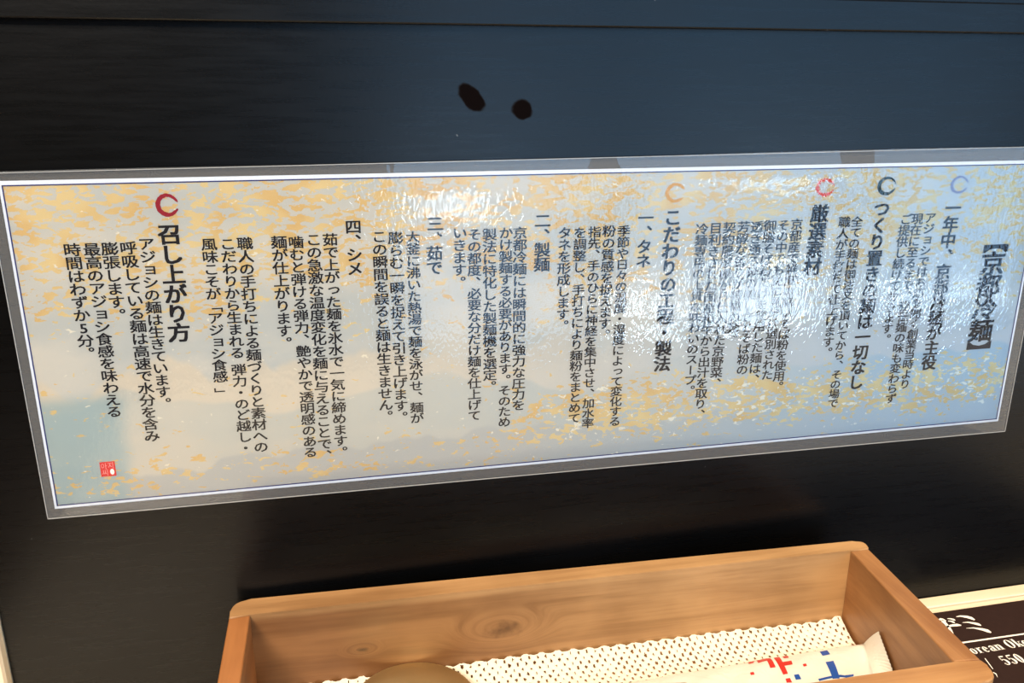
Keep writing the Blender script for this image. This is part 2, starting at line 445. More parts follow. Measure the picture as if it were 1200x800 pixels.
# film: gently waving outline, a thin sheet in front of the paper, rolled over its rim
oTL = Vector((-0.3470*S, 0, 1 - 0.0950*S)); oTR = Vector((0.9800*S, 0, 1 - 0.0850*S))
oBL = Vector((-0.3443*S, 0, 1 - 0.4995*S)); oBR = Vector((0.9790*S, 0, 1 - 0.5052*S))
NX, NZ = 60, 20
vs = []; fs = []
for side, yy in ((0, Y_FILM), (1, Y_FILM + 0.00012)):
    for j in range(NZ+1):
        for i in range(NX+1):
            a, b = i/NX, j/NZ
            p = (oBL*(1-a) + oBR*a)*(1-b) + (oTL*(1-a) + oTR*a)*b
            p.z += 0.00035*math.sin(a*9+1)*(2*b-1)
            e = min(a*NX, (1-a)*NX, b*NZ*1.2, (1-b)*NZ*1.2)
            dy = 0.00004*math.sin(a*17)*math.sin(b*5+1)
            p.y = yy + dy + (0.0006 if e < 0.01 else 0)
            vs.append(p[:])
N1 = (NX+1)*(NZ+1)
for s_ in (0, 1):
    for j in range(NZ):
        for i in range(NX):
            q = [s_*N1 + j*(NX+1)+i, s_*N1 + j*(NX+1)+i+1, s_*N1 + (j+1)*(NX+1)+i+1, s_*N1 + (j+1)*(NX+1)+i]
            fs.append(q if s_ == 0 else q[::-1])
film = from_data('laminate_film', vs[:N1], fs[:NX*NZ], M_film, nt, smooth=True)
film['label'] = 'clear glossy plastic film with wide see-through margins'

eb = bmesh.new(); ew_ = 0.00028
cc = [Vector((p.x, Y_FILM + 0.0004, p.z)) for p in (oBL, oBR, oTR, oTL)]
ctr = sum(cc, Vector())/4
for i in range(4):
    a, b = cc[i], cc[(i+1) % 4]; t_ = (b-a).normalized(); n_ = Vector((-t_.z, 0, t_.x))
    if n_.dot(ctr-a) < 0: n_ = -n_
    up = Vector((0, -0.0003, 0))
    q = [eb.verts.new(p) for p in (a, b, b+n_*ew_, a+n_*ew_, a+up, b+up, b+n_*ew_+up, a+n_*ew_+up)]
    for f in ((0,1,2,3), (4,5,6,7), (0,1,5,4), (1,2,6,5), (2,3,7,6), (3,0,4,7)): eb.faces.new([q[j] for j in f])
from_bm('film_edge', eb, M_filmback, nt)

def ring(name, cx, cz, rx, rz, m, parent, t0, tmin, a0, a1, phase, ragged=0.0, y=Y_INK, seg=72):
    vs, fs = [], []
    rnd = random.Random(int(cx*1e5))
    for i in range(seg+1):
        f = i/seg; a = a0 + (a1-a0)*f
        th = tmin + (t0-tmin)*(0.5+0.5*math.cos(a-phase))
        th *= min(1, 0.4+10*f, 0.4+10*(1-f))
        r1 = 1 + (rnd.uniform(-ragged, ragged)); r0 = 1 - th + rnd.uniform(-ragged, ragged)*1.4
        vs += [(cx + rx*r0*math.cos(a), y, cz + rz*r0*math.sin(a)), (cx + rx*r1*math.cos(a), y, cz + rz*r1*math.sin(a))]
        if i: fs.append((2*i-2, 2*i-1, 2*i+1, 2*i))
    return from_data(name, vs, fs, m, parent)
d2r = math.radians
for (px, py, r, col, t0, tm, a0, a1, ph, rg, lab) in (
        (196.5, 239.8, 13.6, (148, 22, 38), 0.42, 0.24, 14, 340, 195, 0.02, 'crimson brushed ring'),
        (790, 225.4, 11.6, (200, 146, 58), 0.38, 0.27, 22, 326, 190, 0.03, 'ochre brushed ring'),
        (965.2, 219, 10.6, (205, 72, 60), 0.33, 0.22, 12, 345, 190, 0.11, 'ragged red brushed ring'),
        (1037, 217.5, 10.9, (22, 40, 42), 0.42, 0.2, 12, 345, 195, 0.02, 'near black brushed ring'),
        (1122, 216, 10.4, (118, 126, 158), 0.32, 0.18, 12, 345, 195, 0.03, 'lavender grey brushed ring')):
    c = on_wall((px, py)); rx = (on_wall((px+r, py)).x - on_wall((px-r, py)).x)/2; rz = (on_wall((px, py-r)).z - on_wall((px, py+r)).z)/2
    o = ring('ring_mark', c.x, c.z, rx, rz, plain('ring_ink_'+lab.split()[0], srgb(*col), 0.6, 0.2), nt, t0, tm, d2r(a0), d2r(a1), d2r(ph), rg)
    o['label'] = lab
# blue keyline
bm = bmesh.new(); lw = 0.00042
for (a, b, c, d) in ((X0, X1, Z1-lw, Z1), (X0, X1, Z0, Z0+lw), (X0, X0+lw, Z0, Z1), (X1-lw, X1, Z0, Z1)):
    q = [bm.verts.new(p) for p in ((a, Y_INK, c), (b, Y_INK, c), (b, Y_INK, d), (a, Y_INK, d))]; bm.faces.new(q)
from_bm('border_line', bm, M_navy, nt)

# columns: (text, first glyph centre px, last glyph centre px, size factor, boldness)
B, H, T = 0, 1, 2
COLS = [
 ('【京都冷麺】', (1168, 282), (1145, 413), T),
 ('一年中、京都冷麺が主役', (1117, 244), (1088.6, 425), H),
 ('アジョシではお店を開く創業当時より', (1090.2, 255.3), (1060.5, 450), B),
 ('現在に至るまで、秘伝麺の味も変わらず', (1075, 256.6), (1044, 467), B),
 ('ご提供し続けております。', (1061.8, 257), (1042, 394), B),
 ('つくり置きの麺は一切なし', (1033.5, 245), (1003, 448), H),
 ('全ての麺は御注文を頂いてから、その場で', (1004.3, 260), (976, 472.6), B),
 ('職人が手打ちで仕上げます。', (989.6, 260.5), (973.4, 409.6), B),
 ('厳選素材', (960.6, 250.5), (952.2, 312.6), H),
 ('京都産で鮮度の高いそば粉を使用。', (933.8, 263), (915.7, 449.4), B),
 ('その中でも更に見分け選別された', (918.4, 264), (899, 439.4), B),
 ('御膳そば粉だけを使用した麺は、', (902.4, 264.7), (887.6, 440.7), B),
 ('透き通る麺の美しさとそば粉の', (887, 266), (869.6, 433.4), B),
 ('芳醇な香りが特徴の麺。', (871.6, 266), (862.2, 393.5), B),
 ('契約農家様から仕入れた京野菜、', (854.8, 267), (842.8, 445.4), B),
 ('目利きされた国産和牛から出汁を取り、', (838.8, 267.5), (824, 482), B),
 ('冷麺専用の上質な味わいのスープ。', (822.7, 268.5), (812, 454), B),
 ('こだわりの工程・製法', (788.5, 255), (776, 426.5), H),
 ('一、タネ', (756.8, 255.5), (754, 306), H*1.0+0.01),
 ('季節や日々の温度・湿度によって変化する', (731, 270.8), (720.5, 493.8), B),
 ('粉の質感を捉えます。', (713.8, 271), (712.5, 388.8), B),
 ('指先、手のひらに神経を集中させ、加水率', (697, 272), (688.8, 496), B),
 ('を調整し、手打ちにより麺粉をまとめて', (680, 273), (673, 490), B),
 ('タネを形成します。', (662, 273), (663.8, 378), B),
 ('二、製麺', (636, 258.8), (635, 310), H*1.0+0.01),
 ('京都冷麺には瞬間的に強力な圧力を', (609.5, 273), (607.5, 475), B),
 ('かけ製麺する必要があります。そのため', (593, 273), (591, 494.5), B),
 ('製法に特化した製麺機を選定。', (573.8, 275), (578.8, 449), B),
 ('その都度、必要な分だけ麺を仕上げて', (556, 275), (556, 487), B),
 ('いきます。', (538.8, 273), (543, 327), B),
 ('三、茹で', (510, 262.5), (509, 314), H*1.0+0.01),
 ('大釜に沸いた熱湯で麺を泳がせ、麺が', (483.8, 278), (488.8, 490), B),
 ('膨らむ一瞬を捉えて引き上げます。', (463.8, 279), (475, 485), B),
 ('この瞬間を誤ると麺は生きません。', (444.5, 277.5), (457.5, 484), B),
 ('四、シメ', (414, 266), (416, 315), H*1.0+0.01),
 ('茹で上がった麺を氷水で一気に締めます。', (387, 281), (404.5, 525.8), B),
 ('この急激な温度変化を麺に与えることで、', (367.5, 281), (386, 529.5), B),
 ('噛むと弾ける弾力、艶やかで透明感のある', (347, 284), (363.8, 530), B),
 ('麺が仕上がります。', (327, 284), (339, 398), B),
 ('職人の手打ちによる麺づくりと素材への', (287, 285.5), (306, 523.8), B),
 ('こだわりから生まれる 弾力・のど越し・', (266.8, 286), (288, 525), B),
 ('風味こそが「アジョシ食感 」', (245, 286.5), (260, 461), B),
 ('召し上がり方', (198.8, 275), (210, 390), H),
 ('アジョシの麺は生きています。', (171.5, 286), (197.5, 469), B),
 ('呼吸している麺は高速で水分を含み', (150.5, 290.8), (178, 511), B),
 ('膨張します。', (128.8, 291.8), (143.8, 365), B),
 ('最高のアジョシ食感を味わえる', (107.5, 292.5), (133.8, 482.5), B),
 ('時間はわずか5分。', (84.5, 293), (107.5, 410), B),
]
for (txt, a, b, kind) in COLS:
    A, E_ = on_wall(a, Y_INK), on_wall(b, Y_INK)
    pos, q = [], 0.0
    for ch in txt:
        pos.append(q); q += 0.45 if ch == ' ' else 1.0
    n = pos[-1]
    if txt[-1] in PUNCT:                       # measured point is the mark, not the cell centre
        p0 = (A.z - E_.z) / (n - 0.26 + 0.0)
        E_ = Vector((E_.x - 0.30*p0*1.15, E_.y, A.z - p0*n))
    pitch = (A.z - E_.z)/n
    if kind == B: ew, eh, off = pitch*1.13, pitch*0.96, 0.020
    elif kind == T: ew, eh, off = pitch*1.14, pitch*1.0, 0.032
    elif kind == H: ew, eh, off = pitch*1.04, pitch*0.97, 0.034
    else: ew, eh, off = pitch*1.08, pitch*0.98, 0.024
    vs, fs = [], []
    for ch, f in zip(txt, pos):
        if ch == ' ': continue
        c = A.lerp(E_, f/n)
        place_glyph(ch, c.x, c.z, ew, eh, off, vs, fs, Y_INK)
    from_data('heading' if kind != B else 'text_column', vs, fs, M_ink, nt)

# red seal with pale Hangul and a bowl mark
s0, s1 = on_wall((117.2, 540)), on_wall((137.5, 555.5))
M_seal = plain('seal_red', srgb(214, 44, 40), 0.6, 0.2); M_sealink = plain('seal_pale', srgb(238, 150, 140), 0.6, 0.2); M_cream = plain('seal_white', srgb(240, 240, 225), 0.6, 0.2)
sl = from_data('seal_stamp', [(s0.x, Y_INK, s1.z), (s1.x, Y_INK, s1.z), (s1.x, Y_INK, s0.z), (s0.x, Y_INK, s0.z)], [(0, 1, 2, 3)], M_seal, nt)
sl['label'] = 'small square red seal'
sw, sh = s1.x - s0.x, s0.z - s1.z
vs, fs = [], []
for ch, fx, fz in (('아', 0.28, 0.70), ('지', 0.74, 0.72), ('씨', 0.32, 0.27)):
    place_glyph(ch, s0.x + sw*fx, s1.z + sh*fz, sw*0.44, sh*0.44, 0.0, vs, fs, Y_INK - 0.00006)
from_data('seal_lettering', vs, fs, M_sealink, sl)
ring('bowl_mark', s0.x + sw*0.76, s1.z + sh*0.30, sw*0.14, sh*0.20, M_cream, sl, 0.995, 0.995, 0.0, 2*PI, 0, 0.0, Y_INK - 0.00006, 24)
COL.objects.unlink(_to)

# ---------------------------------------------------------------- wooden tray
H_T = 0.150*S
ZR = ZT + H_T                                    # rim height
def xy(p, z=ZR): q = on_z(p, z); return Vector((q.x, q.y))
ob_r = xy((1016, 632)); ob_l = xy((272, 703.5))    # outer back corners (before rounding)
ib_r = xy((997, 645)); ib_l = xy((293, 720))
if_r = xy((1118, 775)); of_r = xy((1150, 772))
ol_f = xy((255, 800))                            # outer left side, further forward
dl = (ol_f - xy((269, 722))).normalized(); dr_o = (xy((1148, 772)) - xy((1018, 643))).normalized(); dr_i = (if_r - ib_r).normalized()
thick = (ib_r - xy((1000, 632))).length
ff = ((of_r - xy((955, 800.5))))                 # inner front line direction
front_dir = (if_r - xy((955, 799.5))).normalized()
back_dir = (ib_r - ib_l).normalized()
DEPTH = (if_r - ib_r).length
ifr = if_r
il_f = ib_l + dl * (DEPTH + 0.004)
# front board
ofr = of_r + Vector((0.0005, 0.0)); 
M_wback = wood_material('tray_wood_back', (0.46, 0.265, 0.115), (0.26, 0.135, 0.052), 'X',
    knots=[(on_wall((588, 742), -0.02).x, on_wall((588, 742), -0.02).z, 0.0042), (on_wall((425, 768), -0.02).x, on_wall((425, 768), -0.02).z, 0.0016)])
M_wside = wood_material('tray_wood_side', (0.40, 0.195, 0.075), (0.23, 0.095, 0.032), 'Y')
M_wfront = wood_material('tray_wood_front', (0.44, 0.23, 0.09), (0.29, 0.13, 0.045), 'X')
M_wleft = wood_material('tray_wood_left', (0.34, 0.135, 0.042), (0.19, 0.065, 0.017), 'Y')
tray = empty('wooden_tray', ((ib_l.x+ib_r.x)/2, (ib_r.y+if_r.y)/2, ZT), 'open rectangular wooden cutlery tray with rounded corners in front of the dark board', 'tray')
zb = ZT + 0.0011
def rounded(pa, pc, pb, r, n=6):
    """arc replacing corner pc between directions to pa and pb"""
    a = pc + (pa-pc).normalized()*r; b = pc + (pb-pc).normalized()*r
    out = []
    for i in range(n+1):
        t = i/n; out.append(a*(1-t)**2 + pc*2*t*(1-t) + b*t*t)
    return out
g = 0.00012
oL = ib_l + Vector((-thick*0.98, 0.0)); oR = ib_r + Vector((thick*0.98, 0.0))
oR2 = xy((1018, 643)); oL2 = xy((268, 724))
poly = [ib_l, oL2] + rounded(oL2, ob_l, ob_r, 0.0075) + rounded(ob_l, ob_r, oR2, 0.0075) + [oR2, ib_r]
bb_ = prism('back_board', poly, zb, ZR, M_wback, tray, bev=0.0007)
# side boards butt against the back board
LF = oL2 + dl*(DEPTH+0.002); LFi = ib_l + dl*(DEPTH+0.002)
off = Vector((0, -g))
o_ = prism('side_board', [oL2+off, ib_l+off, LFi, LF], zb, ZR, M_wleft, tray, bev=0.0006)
RFo = Vector((of_r.x - 0.0004, of_r.y)); 
o_ = prism('side_board', [ib_r+off, oR2+off, RFo, ifr], zb, ZR, M_wside, tray, bev=0.0006)
fo = Vector((0, -g)); th = Vector((0, -thick*1.0))
c_or = of_r + fo + Vector((-0.0003, 0)); c_ol = LF + fo
prism('front_board', [LFi*0.0 + c_ol, ifr+fo, c_or] + rounded(c_or, c_or+th, c_ol+th, 0.0078) + rounded(c_or+th, c_ol+th, c_ol, 0.0078), zb, ZR, M_wfront, tray, bev=0.0006)
ZFL = zb + 0.0075
prism('tray_floor', [ib_l, ib_r, ifr, LFi], zb+0.0002, ZFL, M_wfront, tray)

# ---------------------------------------------------------------- non-slip mesh liner
M_mat = plain('ivory_mesh_foam', (0.76, 0.70, 0.585), 0.7, 0.3, bump=(900, 0.3, 0.0004))
cw, rh = 0.00365, 0.0023
step = 0.00042
ex, ey = back_dir, Vector((-back_dir.y, back_dir.x)) * -1
W = (ib_r - ib_l).length - 0.0028; D_ = DEPTH - 0.003
nx, ny = int(W/step), int(D_/step)
vs, fs = [], []
org = ib_l + ex*0.0018 + ey*0.0006
def mat_h(a, b):
    r = b / rh; row = math.floor(r); fx = (a/cw + (0.5 if row % 2 else 0)) % 1 - 0.5; fy = r - row - 0.5
    hole = (fx/0.135)**2 + (fy/0.36)**2
    return hole
mrnd = [[random.uniform(-1, 1) for _ in range(200)] for _ in range(80)]
def lift(a, b):
    z = 0.0006 + 0.0003*math.sin(a*70)*math.cos(b*60)
    q_ = a/W
    e_ = 0.0022 + 0.0018*math.sin(min(1, q_/0.5)*PI/2) - 0.0006*min(1, max(0, (q_-0.5)/0.4))
    z += e_*max(0, 1 - b/0.014)**1.5
    z += 0.0016*max(0, 1 - (W-a)/0.012)*max(0, 1 - b/0.030)
    return z
for j in range(ny+1):
    for i in range(nx+1):
        a, b = i*step, j*step
        inset = 0.0
        bb2 = b + (0.0007*math.sin(a*900) * max(0, 1-b/0.002))
        lx = (dl - ey)*0 
        wsc = (W - 0.012*(b/D_)*0)/W
        q = org + ex*(a) + ey*bb2
        sl_ = (il_f - ib_l) - ey*(il_f-ib_l).length
        q += (sl_*(1-a/W) + ((ifr-ib_r) - ey*(ifr-ib_r).length)*(a/W)) * (b/D_)
        h = mat_h(a, b)
        puff = 0.00045*min(1.0, max(0.0, (h-0.9)/3.0))
        z = ZFL + lift(a, b) + puff + 0.00012*mrnd[j % 80][i % 200]
        vs.append((q.x, q.y, z))
for j in range(ny):
    for i in range(nx):
        a, b = (i+0.5)*step, (j+0.5)*step
        r = math.floor(b/rh); c = math.floor(a/cw + (0.5 if r % 2 else 0))
        k_ = 1.0 + 0.45*mrnd[r % 80][c % 200] - 0.55*(0.5+0.5*math.sin(a*55+1.0))*(1 if a < 0.10 else 0.4)
        if mat_h(a, b) < k_: continue
        fs.append((j*(nx+1)+i, j*(nx+1)+i+1, (j+1)*(nx+1)+i+1, (j+1)*(nx+1)+i))
mat_o = from_data('mesh_liner', vs, fs, M_mat, None, smooth=True)
tag(mat_o, 'ivory open-weave non-slip mesh liner lying in the wooden tray', 'liner')

# ---------------------------------------------------------------- brass spoon
k = NM('brushed_brass'); v = k.coord()
k.link(k.mix(k.noise(v, 90, 3), (0.66, 0.58, 0.32), (0.78, 0.69, 0.40)), k.b.inputs['Base Color'])
k.b.inputs['Metallic'].default_value = 1.0; k.b.inputs['Roughness'].default_value = 0.36
M_brass = k.m
zs = ZFL + 0.0130
c0 = on_z((483, 805), zs)
top_y = on_z((483, 771), zs - 0.0026).y; half = (on_z((560, 805), zs).x - on_z((405, 805), zs).x)/2
Rb = half
cy_ = top_y - Rb
sp = empty('brass_spoon', (c0.x, cy_, ZFL), 'brass spoon with a round dull gold bowl lying on the mesh liner', 'spoon')
vs, fs = [], []
NR, NA = 12, 56
for s_ in (0, 1):
    for i in range(NR+1):
        r = i/NR
        for j in range(NA):
            a = 2*PI*j/NA
            rr = r*(1.0 - (0.0005/Rb if s_ else 0))
            z = zs - 0.0055*(r**2.4) + (-0.0009 if s_ else 0)*(1-r**6)     # bowl lies face down: a shallow dome
            vs.append((c0.x + Rb*rr*math.cos(a)*1.0, cy_ + Rb*rr*math.sin(a)*1.0, z + 0.0008*math.sin(a)*r))
NB = (NR+1)*NA
for s_ in (0, 1):
    for i in range(NR):
        for j in range(NA):
            q = [s_*NB+i*NA+j, s_*NB+i*NA+(j+1) % NA, s_*NB+(i+1)*NA+(j+1) % NA, s_*NB+(i+1)*NA+j]
            fs.append(q if s_ else q[::-1])
for j in range(NA):
    fs.append((NR*NA+j, NR*NA+(j+1) % NA, NB+NR*NA+(j+1) % NA, NB+NR*NA+j))
from_data('bowl', vs, fs, M_brass, sp, smooth=True)
# handle: flat tapering bar, runs to the right along the front board
ha = Vector((c0.x + Rb*0.88, cy_ - Rb*0.30)); hb = Vector((c0.x + Rb + 0.150, cy_ - Rb*0.98))
vs, fs = [], []
hd = (hb-ha).normalized(); hn = Vector((-hd.y, hd.x))
for i in range(25):
    f = i/24; p = ha.lerp(hb, f); wd_ = 0.0030 + 0.0022*max(0, f-0.6)/0.4 + 0.002*max(0, 1-f*8)
    z = zs - 0.0045 + 0.004*math.sin(f*PI) - 0.004*f
    for (sd, dz) in ((-1, 0), (1, 0), (1, 0.0016), (-1, 0.0016)):
        q = p + hn*sd*wd_; vs.append((q.x, q.y, z+dz))
    if i:
        o2 = 4*i
        for m_ in range(4): fs.append((o2-4+m_, o2-4+(m_+1) % 4, o2+(m_+1) % 4, o2+m_))
fs += [(0, 1, 2, 3)[::-1], (96, 97, 98, 99)]
from_data('handle', vs, fs, M_brass, sp)

# ---------------------------------------------------------------- wrapped wet towel
k = NM('white_plastic_wrapper'); v = k.coord()
k.b.inputs['Base Color'].default_value = (0.80, 0.765, 0.69, 1); k.b.inputs['Roughness'].default_value = 0.32
k.b.inputs['Subsurface Weight'].default_value = 0.0
cr_ = k.noise(k.mapping(v, (1, 1, 1)), 70, 4, 0.6, 1.2)
k.link(k.bump(cr_, 0.5, 0.0012), k.b.inputs['Normal'])
M_wrap = k.m
M_red = plain('wrapper_red_print', srgb(200, 42, 38), 0.4); M_blue = plain('wrapper_blue_print', srgb(30, 78, 160), 0.4)
ZP = ZFL + 0.010                                   # mean height of the packet's upper face
# far edge line of the packet and its end
pf0 = on_z((745, 800), ZP-0.004); pf1 = on_z((1012, 754), ZP-0.004)
pu = Vector((pf1.x-pf0.x, pf1.y-pf0.y)).normalized(); pn = Vector((pu.y, -pu.x))   # towards the viewer
PE = Vector((pf1.x, pf1.y))
_e = on_z((1025, 796), ZP-0.001); pe = Vector((_e.x, _e.y)) - PE; pe = pe / pe.dot(pn)
PL, PW = 0.150, 0.040
def pk_surf(s, t):
    """s metres back from the crimp, t metres from the far edge"""
    f = min(max(t/PW, 0), 1)
    prof = math.sin(PI*f)**0.55 if 0 < f < 1 else 0
    endf = min(1, 0.25 + max(0, s)/0.022)
    z = ZFL + 0.0060 + 0.0065*prof*endf
    z += 0.0006*math.sin(s*160+t*90)*prof + 0.0004*math.sin(s*310-t*200)*prof
    q = PE - pu*s + pe*t
    return Vector((q.x, q.y, z))
packet = empty('wrapped_towel', (PE.x-0.07, PE.y-0.02, ZFL), 'white plastic wrapped wet towel with red and blue block print in the tray', 'towel')
ns_, nt_ = 60, 28
vs, fs = [], []
for i in range(ns_+1):
    for j in range(nt_+1):
        vs.append(pk_surf(PL*i/ns_, PW*j/nt_)[:])
base_n = len(vs)
for i in range(ns_+1):
    for j in range(nt_+1):
        p = pk_surf(PL*i/ns_, PW*j/nt_); f = j/nt_
        vs.append((p.x, p.y, min(p.z - 0.0001, ZFL + 0.0022)))
for i in range(ns_):
    for j in range(nt_):
        a = i*(nt_+1)+j; q = (a, a+1, a+nt_+2, a+nt_+1)
        fs.append(q); fs.append(tuple(base_n + t for t in q[::-1]))
for i in range(ns_):
    for j in (0, nt_):
        a = i*(nt_+1)+j; b = a+nt_+1; fs.append((a, b, b+base_n, a+base_n))
for j in range(nt_):
    for i in (0, ns_):
        a = i*(nt_+1)+j; fs.append((a, a+1, a+1+base_n, a+base_n))
from_data('wrapper', vs, fs, M_wrap, packet, smooth=True)
# crimped end seal, flaring up at its far corner
tip = on_z((1029.5, 739.5), ZT + 0.0278)
vs, fs = [], []
NJ, NI = 120, 8
endlow = on_z((1046, 785), ZT + 0.0188)
for side in (0, 1):
    for i in range(NI+1):
        for j in range(NJ+1):
            f = j/NJ; e = i/NI
            inner = pk_surf(0, PW*f)
            tt = (PW*f)
            far = Vector((tip.x, tip.y, tip.z))
            outdir = Vector((endlow.x, endlow.y, endlow.z)) - far
            L = outdir.length
            outer = far + outdir * (PW*f/L*1.05)
            outer.z = max(outer.z, ZFL + 0.0035)
            p = inner.lerp(outer, e)
            p.z += 0.0003*math.sin(f*PW/0.0016*2*PI)*min(1, max(0, e-0.3)*6) + 0.0007*math.sin(e*PI)
            vs.append((p.x, p.y, p.z - side*0.0003))
nn = (NI+1)*(NJ+1)
for side in (0, 1):
    for i in range(NI):
        for j in range(NJ):
            a = side*nn + i*(NJ+1)+j; q = (a, a+1, a+NJ+2, a+NJ+1); fs.append(q if side else q[::-1])
for j in range(NJ):
    a = NI*(NJ+1)+j; fs.append((a, a+1, a+1+nn, a+nn))
from_data('crimped_seal', vs, fs, M_wrap, packet, smooth=False)
# printed blocks, traced as shapes and laid on the wrapper
RED = [[(140,350),(425,291),(425,300),(140,361)], [(140,352),(187,346),(180,364),(150,370)],
       [(200,349),(275,327),(285,345),(210,364)], [(252,335),(278,328),(322,391),(287,396)],
       [(308,331),(345,325),(400,433),(370,438)], [(352,303),(385,297),(406,330),(374,334)],
       [(345,360),(422,349),(430,373),(352,386)], [(158,425),(181,421),(187,438),(163,442)],
       [(494,372),(515,367),(522,382),(501,387)], [(385,465),(413,460),(426,488),(392,490)]]
BLUEP = [[(602,292),(650,282),(670,308),(621,318)], [(640,358),(690,350),(731,462),(686,466)],
        [(594,466),(768,444),(776,458),(600,480)], [(438,440),(469,435),(486,467),(451,472)],
        [(766,442),(820,436),(820,448),(770,458)]]
def decal(polys, name, m):
    vs, fs = [], []
    for quad in polys:
        pts = [(850 + a/5.4545, 710 + b/5.4545) for a, b in quad]
        n = 5; b0 = len(vs)
        uv = []
        for p in pts:
            z = ZP
            for _ in range(6):
                w_ = on_z(p, z); d = Vector((w_.x, w_.y)) - PE
                t_ = d.dot(pn); s_ = -(d - pe*t_).dot(pu); z = pk_surf(s_, t_).z
            uv.append((s_, t_))
        for i in range(n+1):
            for j in range(n+1):
                a, b = i/n, j/n
                s_ = (uv[0][0]*(1-a)+uv[1][0]*a)*(1-b) + (uv[3][0]*(1-a)+uv[2][0]*a)*b
                t_ = (uv[0][1]*(1-a)+uv[1][1]*a)*(1-b) + (uv[3][1]*(1-a)+uv[2][1]*a)*b
                p = pk_surf(s_, max(t_, 0.0002)); vs.append((p.x, p.y, p.z+0.00012))
        for i in range(n):
            for j in range(n):
                a = b0 + i*(n+1)+j; fs.append((a, a+1, a+n+2, a+n+1))
    o = from_data(name, vs, fs, m, packet); return o
decal(RED, 'printed_block', M_red)['label'] = 'red printed blocks'
decal(BLUEP, 'printed_block', M_blue)['label'] = 'blue printed blocks'

# ---------------------------------------------------------------- menu card under and beside the tray
k = NM('dark_brown_card'); v = k.coord()
k.link(k.mix(k.noise(v, 300, 3), (0.020, 0.009, 0.007), (0.034, 0.016, 0.012)), k.b.inputs['Base Color'])
k.b.inputs['Roughness'].default_value = 0.5; k.b.inputs['Specular IOR Level'].default_value = 0.3
M_card = k.m
M_white = plain('menu_white_ink', (0.92, 0.86, 0.76), 0.5, 0.3)
ZC = ZT + 0.0009
mc0 = on_z((1093, 718), ZC); mc1 = on_z((1200, 703), ZC)
menu = empty('menu_card', (mc0.x, mc0.y - 0.07, ZT), 'dark brown menu card with white lettering on the cream table, partly under the tray', 'menu')
yb = (mc0.y + mc1.y)/2
box('card', mc0.x - 0.060, mc0.x + 0.150, yb - 0.150, yb, ZT + 0.0002, ZC, M_card, menu)
ZI = ZC + 0.00006
def flat(polys, name, m, parent):
    """polygons (zoomed crop px at 6.153x from 1050,670) laid on the card"""
    bm = bmesh.new()
    for poly in polys:
        bm.faces.new([bm.verts.new(on_z((1050 + a/6.153, 670 + b/6.153), ZI)) for a, b in poly])
    return from_bm(name, bm, m, parent)
def stroke(pts, w):
    """tapered brush stroke: pts centre line, w half widths"""
    L, Rr = [], []
    for i, p in enumerate(pts):
        a = pts[max(0, i-1)]; b = pts[min(len(pts)-1, i+1)]
        d = Vector((b[0]-a[0], b[1]-a[1])).normalized(); n = Vector((-d.y, d.x))
        L.append((p[0]+n.x*w[i], p[1]+n.y*w[i])); Rr.append((p[0]-n.x*w[i], p[1]-n.y*w[i]))
    return L + Rr[::-1]
brush = [
  stroke([(434,322),(465,317),(510,323),(545,333),(568,345)], [2,5,8,9,4]),
  stroke([(478,364),(520,362),(565,370),(595,377),(614,386)], [1,4,7,8,3]),
  stroke([(506,405),(560,403),(620,413),(660,424),(686,436)], [1,4,8,10,4]),
  stroke([(370,336),(395,337),(415,343),(428,349)], [2,4,6,2]),
  stroke([(375,353),(395,354),(412,360),(425,367)], [2,4,6,2]),
  stroke([(300,347),(320,340),(340,344),(362,353)], [3,8,8,2]),
  stroke([(330,350),(352,365),(375,393),(395,420),(412,450)], [8,10,9,9,5]),
  stroke([(372,393),(405,385),(440,382),(470,384)], [6,8,9,3]),
  stroke([(250,385),(290,398),(340,398),(375,396)], [3,8,9,8]),
  stroke([(100,375),(170,352),(205,345)], [3,8,3]),
  stroke([(60,415),(130,405),(215,392)], [4,9,5]),
  stroke([(150,365),(148,410),(110,470)], [7,9,3]),
]
flat(brush, 'brush_title', M_white, menu)
flat([[(470,505),(1500,358),(1500,368),(470,516)]], 'rule_line', M_white, menu)

# condensed high-contrast serif letters, built from stems and swelling rings
def s_rect(x0, y0, x1, y1): return [(x0, y0), (x1, y0), (x1, y1), (x0, y1)]
def s_ring(cx, cy, rx, ry, thick_, thin, a0=0, a1=360, n=20):
    out = []
    pts = []
    for i in range(n+1):
        a = d2r(a0 + (a1-a0)*i/n)
        pts.append(((cx+rx*math.cos(a), cy+ry*math.sin(a)), (cx+(rx-thick_)*math.cos(a), cy+(ry-thin)*math.sin(a))))
    for i in range(n):
        out.append([pts[i][0], pts[i+1][0], pts[i+1][1], pts[i][1]])
    return out
ST, TN, SF = 0.15, 0.045, 0.05
def serif(x, y, w_=0.26): return s_rect(x-w_/2, y, x+w_/2, y+SF*0.8)
def g_o(): return 0.50, s_ring(0.22, 0.30, 0.20, 0.31, ST*0.95, TN)
def g_O(): return 0.66, s_ring(0.31, 0.47, 0.29, 0.48, ST*1.15, TN)
def g_0(): return 0.56, s_ring(0.25, 0.47, 0.23, 0.48, ST*1.1, TN)
def g_e(): return 0.47, s_ring(0.21, 0.30, 0.19, 0.31, ST*0.95, TN, 0, 320) + [s_rect(0.08, 0.30, 0.38, 0.345)]
def g_r(): return 0.42, [s_rect(0.06, 0.0, 0.06+ST, 0.60), serif(0.13, 0.0, 0.30), serif(0.08, 0.56, 0.18)] + s_ring(0.30, 0.48, 0.11, 0.12, 0.09, 0.06, 20, 170, 8)
